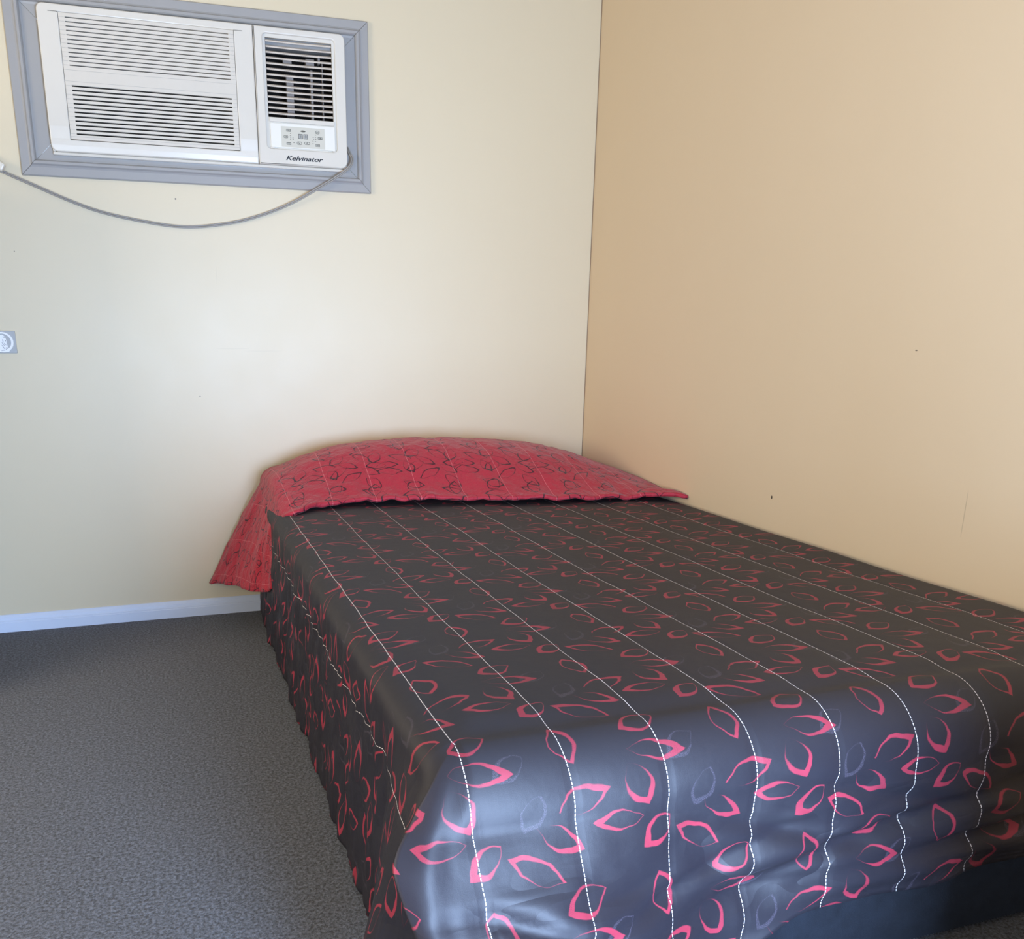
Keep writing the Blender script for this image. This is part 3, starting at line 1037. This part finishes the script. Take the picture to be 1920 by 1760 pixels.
def build_bedspread():
    bm = bmesh.new()
    uvl = bm.loops.layers.uv.new('UVMap')

    def grid(P, UVf, na, nb):
        vs = [[bm.verts.new(P(i, j)) for j in range(nb + 1)] for i in range(na + 1)]
        uv = [[UVf(i, j) for j in range(nb + 1)] for i in range(na + 1)]
        for i in range(na):
            for j in range(nb):
                f = bm.faces.new((vs[i][j], vs[i + 1][j], vs[i + 1][j + 1], vs[i][j + 1]))
                for lp, (a, b) in zip(f.loops, ((i, j), (i + 1, j), (i + 1, j + 1), (i, j + 1))):
                    lp[uvl].uv = uv[a][b]

    Y_HEAD = -0.30
    YH_SIDE = -0.05
    X_R = -0.002
    nx, ny = 170, 130
    xs = [XE + (X_R - XE) * i / nx for i in range(nx + 1)]
    ys = [YE + (Y_HEAD - YE) * j / ny for j in range(ny + 1)]
    grid(lambda i, j: top_point(xs[i], ys[j]), lambda i, j: (xs[i], ys[j]), nx, ny)
    # side
    nr = 56
    rs = [TOTAL_SIDE * k / nr for k in range(nr + 1)]
    grid(lambda i, j: side_point(ys[j], rs[i]) if i else top_point(XE, ys[j]), lambda i, j: (XE - rs[i], ys[j]), nr, ny)
    # under the folded flap the side runs on to the wall
    nh = 18
    yh = [Y_HEAD + (YH_SIDE - Y_HEAD) * j / nh for j in range(nh + 1)]
    grid(lambda i, j: side_point(yh[j], rs[i]) if i else top_point(XE, yh[j]), lambda i, j: (XE - rs[i], yh[j]), nr, nh)
    # foot
    grid(lambda i, j: foot_point(xs[i], foot_len(xs[i]) * j / nr) if j else top_point(xs[i], YE),
         lambda i, j: (xs[i], YE - foot_len(xs[i]) * j / nr), nx, nr)
    # corner, in two halves so that the pattern keeps its size and meets at the pleat
    nphi = 44
    rc0, rc1 = TOTAL_SIDE, foot_len(XE)

    def rad(t, k):
        return (rc0 + (rc1 - rc0) * t) * k / nr

    half = round(nphi * T_R)

    def cp_(i, j):
        if j == 0:
            return top_point(XE, YE)
        return corner_point(i / nphi, rad(i / nphi, j))

    def run(i, j, i0):
        """width of the cloth between grid columns i0 and i at the same depth"""
        a, b = min(i, i0), max(i, i0)
        return sum((cp_(k + 1, j) - cp_(k, j)).length for k in range(a, b))

    grid(lambda i, j: cp_(i, j), lambda i, j: (XE - rad(i / nphi, j), YE - run(i, j, 0)), half, nr)
    grid(lambda i, j: cp_(i + half, j), lambda i, j: (XE - run(i + half, j, nphi), YE - rad((i + half) / nphi, j)), nphi - half, nr)
    bmesh.ops.remove_doubles(bm, verts=bm.verts, dist=2e-5)
    o = mesh_obj('bedspread', bm, M_quilt, smooth=True)
    md = o.modifiers.new('cloth_thickness', 'SOLIDIFY')
    md.thickness = 0.005
    md.offset = -1
    return o


spread = build_bedspread()
tag(spread, 'dark charcoal quilted bedspread with red leaf outlines, draped over the bed', 'bedspread')

# red reverse side folded back over the pillow
HUMP = [(-1.14, 0.034), (-1.108, 0.053), (-1.026, 0.092), (-0.96, 0.113), (-0.876, 0.129), (-0.758, 0.139), (-0.637, 0.142), (-0.513, 0.138), (-0.348, 0.126), (-0.234, 0.105),
        (-0.136, 0.077), (-0.056, 0.047), (0.0, 0.028)]
ALONG = [(0.0, 0.70), (0.03, 0.74), (0.10, 0.92), (0.17, 1.0), (0.24, 0.97), (0.31, 0.83), (0.38, 0.56), (0.44, 0.30), (0.48, 0.16), (0.50, 0.12)]
EDGE = [(-1.60, -0.40), (-1.40, -0.42), (-1.25, -0.455), (-1.16, -0.52), (-1.10, -0.545), (-1.02, -0.505), (-0.87, -0.487), (-0.638, -0.535), (-0.433, -0.582), (-0.281, -0.612), (-0.15, -0.62), (-0.06, -0.655), (0.0, -0.69)]


def build_flap():
    bm = bmesh.new()
    uvl = bm.loops.layers.uv.new('UVMap')
    HANG, XF = 0.43, -1.085
    R = 0.05
    us = [-0.003 - i * 0.0085 for i in range(int((-XF) / 0.0085) + 1)]
    x_last = us[-1]
    us += [x_last - HANG * i / 44 for i in range(1, 45)]
    nb = 70
    ncurl = 7

    def point(u, b):
        ye = interp(u, EDGE) + 0.006 * fnoise(u * 18, 2.0, 1.0)
        y0 = -0.016
        y = y0 + (ye - y0) * b
        along = interp(b * 0.5, ALONG)
        xx = max(u, x_last)
        h = interp(xx, HUMP)
        liftr = 0.012 * smoothstep(-0.16, -0.05, xx) * smoothstep(0.80, 0.95, b)
        base = ZT + 0.0085 + h * along + liftr
        q = (u - STITCH_U0) / STITCH_D
        pf = 0.003 * abs(math.sin(PI * q)) ** 0.6
        base += pf + 0.005 * fnoise(xx * 16, b * 5, 8.0) * smoothstep(0.2, 0.6, b) + 0.003 * fnoise(xx * 40, b * 12, 3.0) + 0.004 * fnoise(xx * 22, 0.0, 5.5) * smoothstep(0.85, 1.0, b)
        if u >= x_last:
            return Vector((u, y, base))
        s = (x_last - u) * (1.0 - 0.33 * b * b)
        fl = 0.56 - 0.42 * smoothstep(0.0, 1.0, b)
        o_, d_, a = drop(s, R, fl, HANG)
        # pinched in where the flap leaves the pillow, loose folds further down
        w = smoothstep(0.04, 0.16, s)
        wr = w * (0.010 * fnoise(s * 6, b * 7, 12.0) + 0.006 * fnoise(s * 18, b * 14, 2.5) + 0.013 * math.sin(b * 8.5 + s * 5))
        return Vector((x_last - o_ - wr * 0.7, y - 0.3 * wr * (b > 0.05), base - d_ * (1.03 - 0.05 * b)))

    rows = []
    for u in us:
        row = []
        for j in range(nb + 1):
            b = j / nb
            row.append((point(u, b), (u, -0.5 - 0.52 * b)))
        # rolled border at the fold edge
        pe, pd = row[-1][0], row[-2][0]
        fwd = (pe - pd).normalized()
        tang = point(u - 0.004, 1.0) - point(u + 0.004, 1.0)
        nrm = fwd.cross(tang).normalized()
        if nrm.z < 0 and u >= x_last:
            nrm.negate()
        if u < x_last and nrm.x > 0:
            nrm.negate()
        rr = 0.0062 * (1 + 0.35 * fnoise(u * 30, 0, 6.0))
        for k in range(1, ncurl + 1):
            a = k / ncurl * PI * 1.02
            p = pe + fwd * rr * math.sin(a) - nrm * rr * (1 - math.cos(a))
            row.append((p, (u, -1.02 - rr * a)))
        rows.append([(bm.verts.new(p), uv) for p, uv in row])
    for A, B in zip(rows, rows[1:]):
        for j in range(len(A) - 1):
            f = bm.faces.new((A[j][0], B[j][0], B[j + 1][0], A[j + 1][0]))
            for lp, uv in zip(f.loops, (A[j][1], B[j][1], B[j + 1][1], A[j + 1][1])):
                lp[uvl].uv = uv
    o = mesh_obj('turned_back_flap', bm, M_quilt_red, smooth=True, normals=False)
    md = o.modifiers.new('cloth_thickness', 'SOLIDIFY')
    md.thickness = 0.004
    md.offset = -1
    return o


flap = build_flap()
flap.parent = spread
flap['label'] = 'red reverse side folded back over the pillow'

# tall cupboard added out of view to shade the left of the back wall
wd = thing('shade_cupboard', 'dark brown two door cupboard added unseen on the left to shade the air conditioner wall', 'shade_cupboard', (-2.45, -0.32, 0))
WB = (-2.83, -2.06, -0.62, -0.016)
bm = bmesh.new()
add_box(bm, WB[0], WB[1], WB[2], WB[3], 0.0, 1.30)
bevel_mod(local(mesh_obj('body', bm, M_wood), wd), 0.003)
for k in range(2):
    bm = bmesh.new()
    xa = WB[0] + 0.006 + k * 0.382
    add_box(bm, xa, xa + 0.376, WB[2] - 0.018, WB[2], 0.07, 1.28)
    d = local(mesh_obj('door', bm, M_wood), wd)
    xk = xa + (0.35 if k == 0 else 0.026)
    bm = bmesh.new()
    add_tube(bm, [(xk, WB[2] - 0.018, 0.75), (xk, WB[2] - 0.04, 0.76), (xk, WB[2] - 0.04, 0.86), (xk, WB[2] - 0.018, 0.87)], 0.005, 8)
    h = mesh_obj('handle', bm, M_metal)
    h.parent = d
    h.data.transform(Matrix.Translation(-wd.location))

# ------------------------------------------------------------------ unseen low cabinet added to shade the right part of the bed front
cab = thing('shade_cabinet', 'low dark brown cabinet added unseen beyond the foot of the bed to shade its right part', 'cabinet', (-0.25, -2.75, 0))
CB = (-0.585, -0.016, -3.15, -2.50)
bm = bmesh.new()
add_box(bm, CB[0], CB[1], CB[2], CB[3], 0.0, 0.60)
local(mesh_obj('body', bm, M_wood), cab)
bm = bmesh.new()
add_box(bm, CB[0] - 0.015, CB[1], CB[2] - 0.012, CB[3] + 0.012, 0.60, 0.625)
bevel_mod(local(mesh_obj('top', bm, M_wood), cab), 0.003)
for k in range(2):
    bm = bmesh.new()
    ya = CB[2] + 0.01 + k * 0.32
    add_box(bm, CB[0] - 0.016, CB[0], ya, ya + 0.305, 0.06, 0.585)
    d = local(mesh_obj('door', bm, M_wood), cab)
    bm = bmesh.new()
    yk = ya + (0.27 if k == 0 else 0.035)
    add_tube(bm, [(CB[0] - 0.016, yk, 0.45), (CB[0] - 0.03, yk, 0.45), (CB[0] - 0.036, yk, 0.45)], [0.005, 0.012, 0.008], 12)
    h = mesh_obj('knob', bm, M_metal)
    h.parent = d
    h.data.transform(Matrix.Translation(-cab.location))
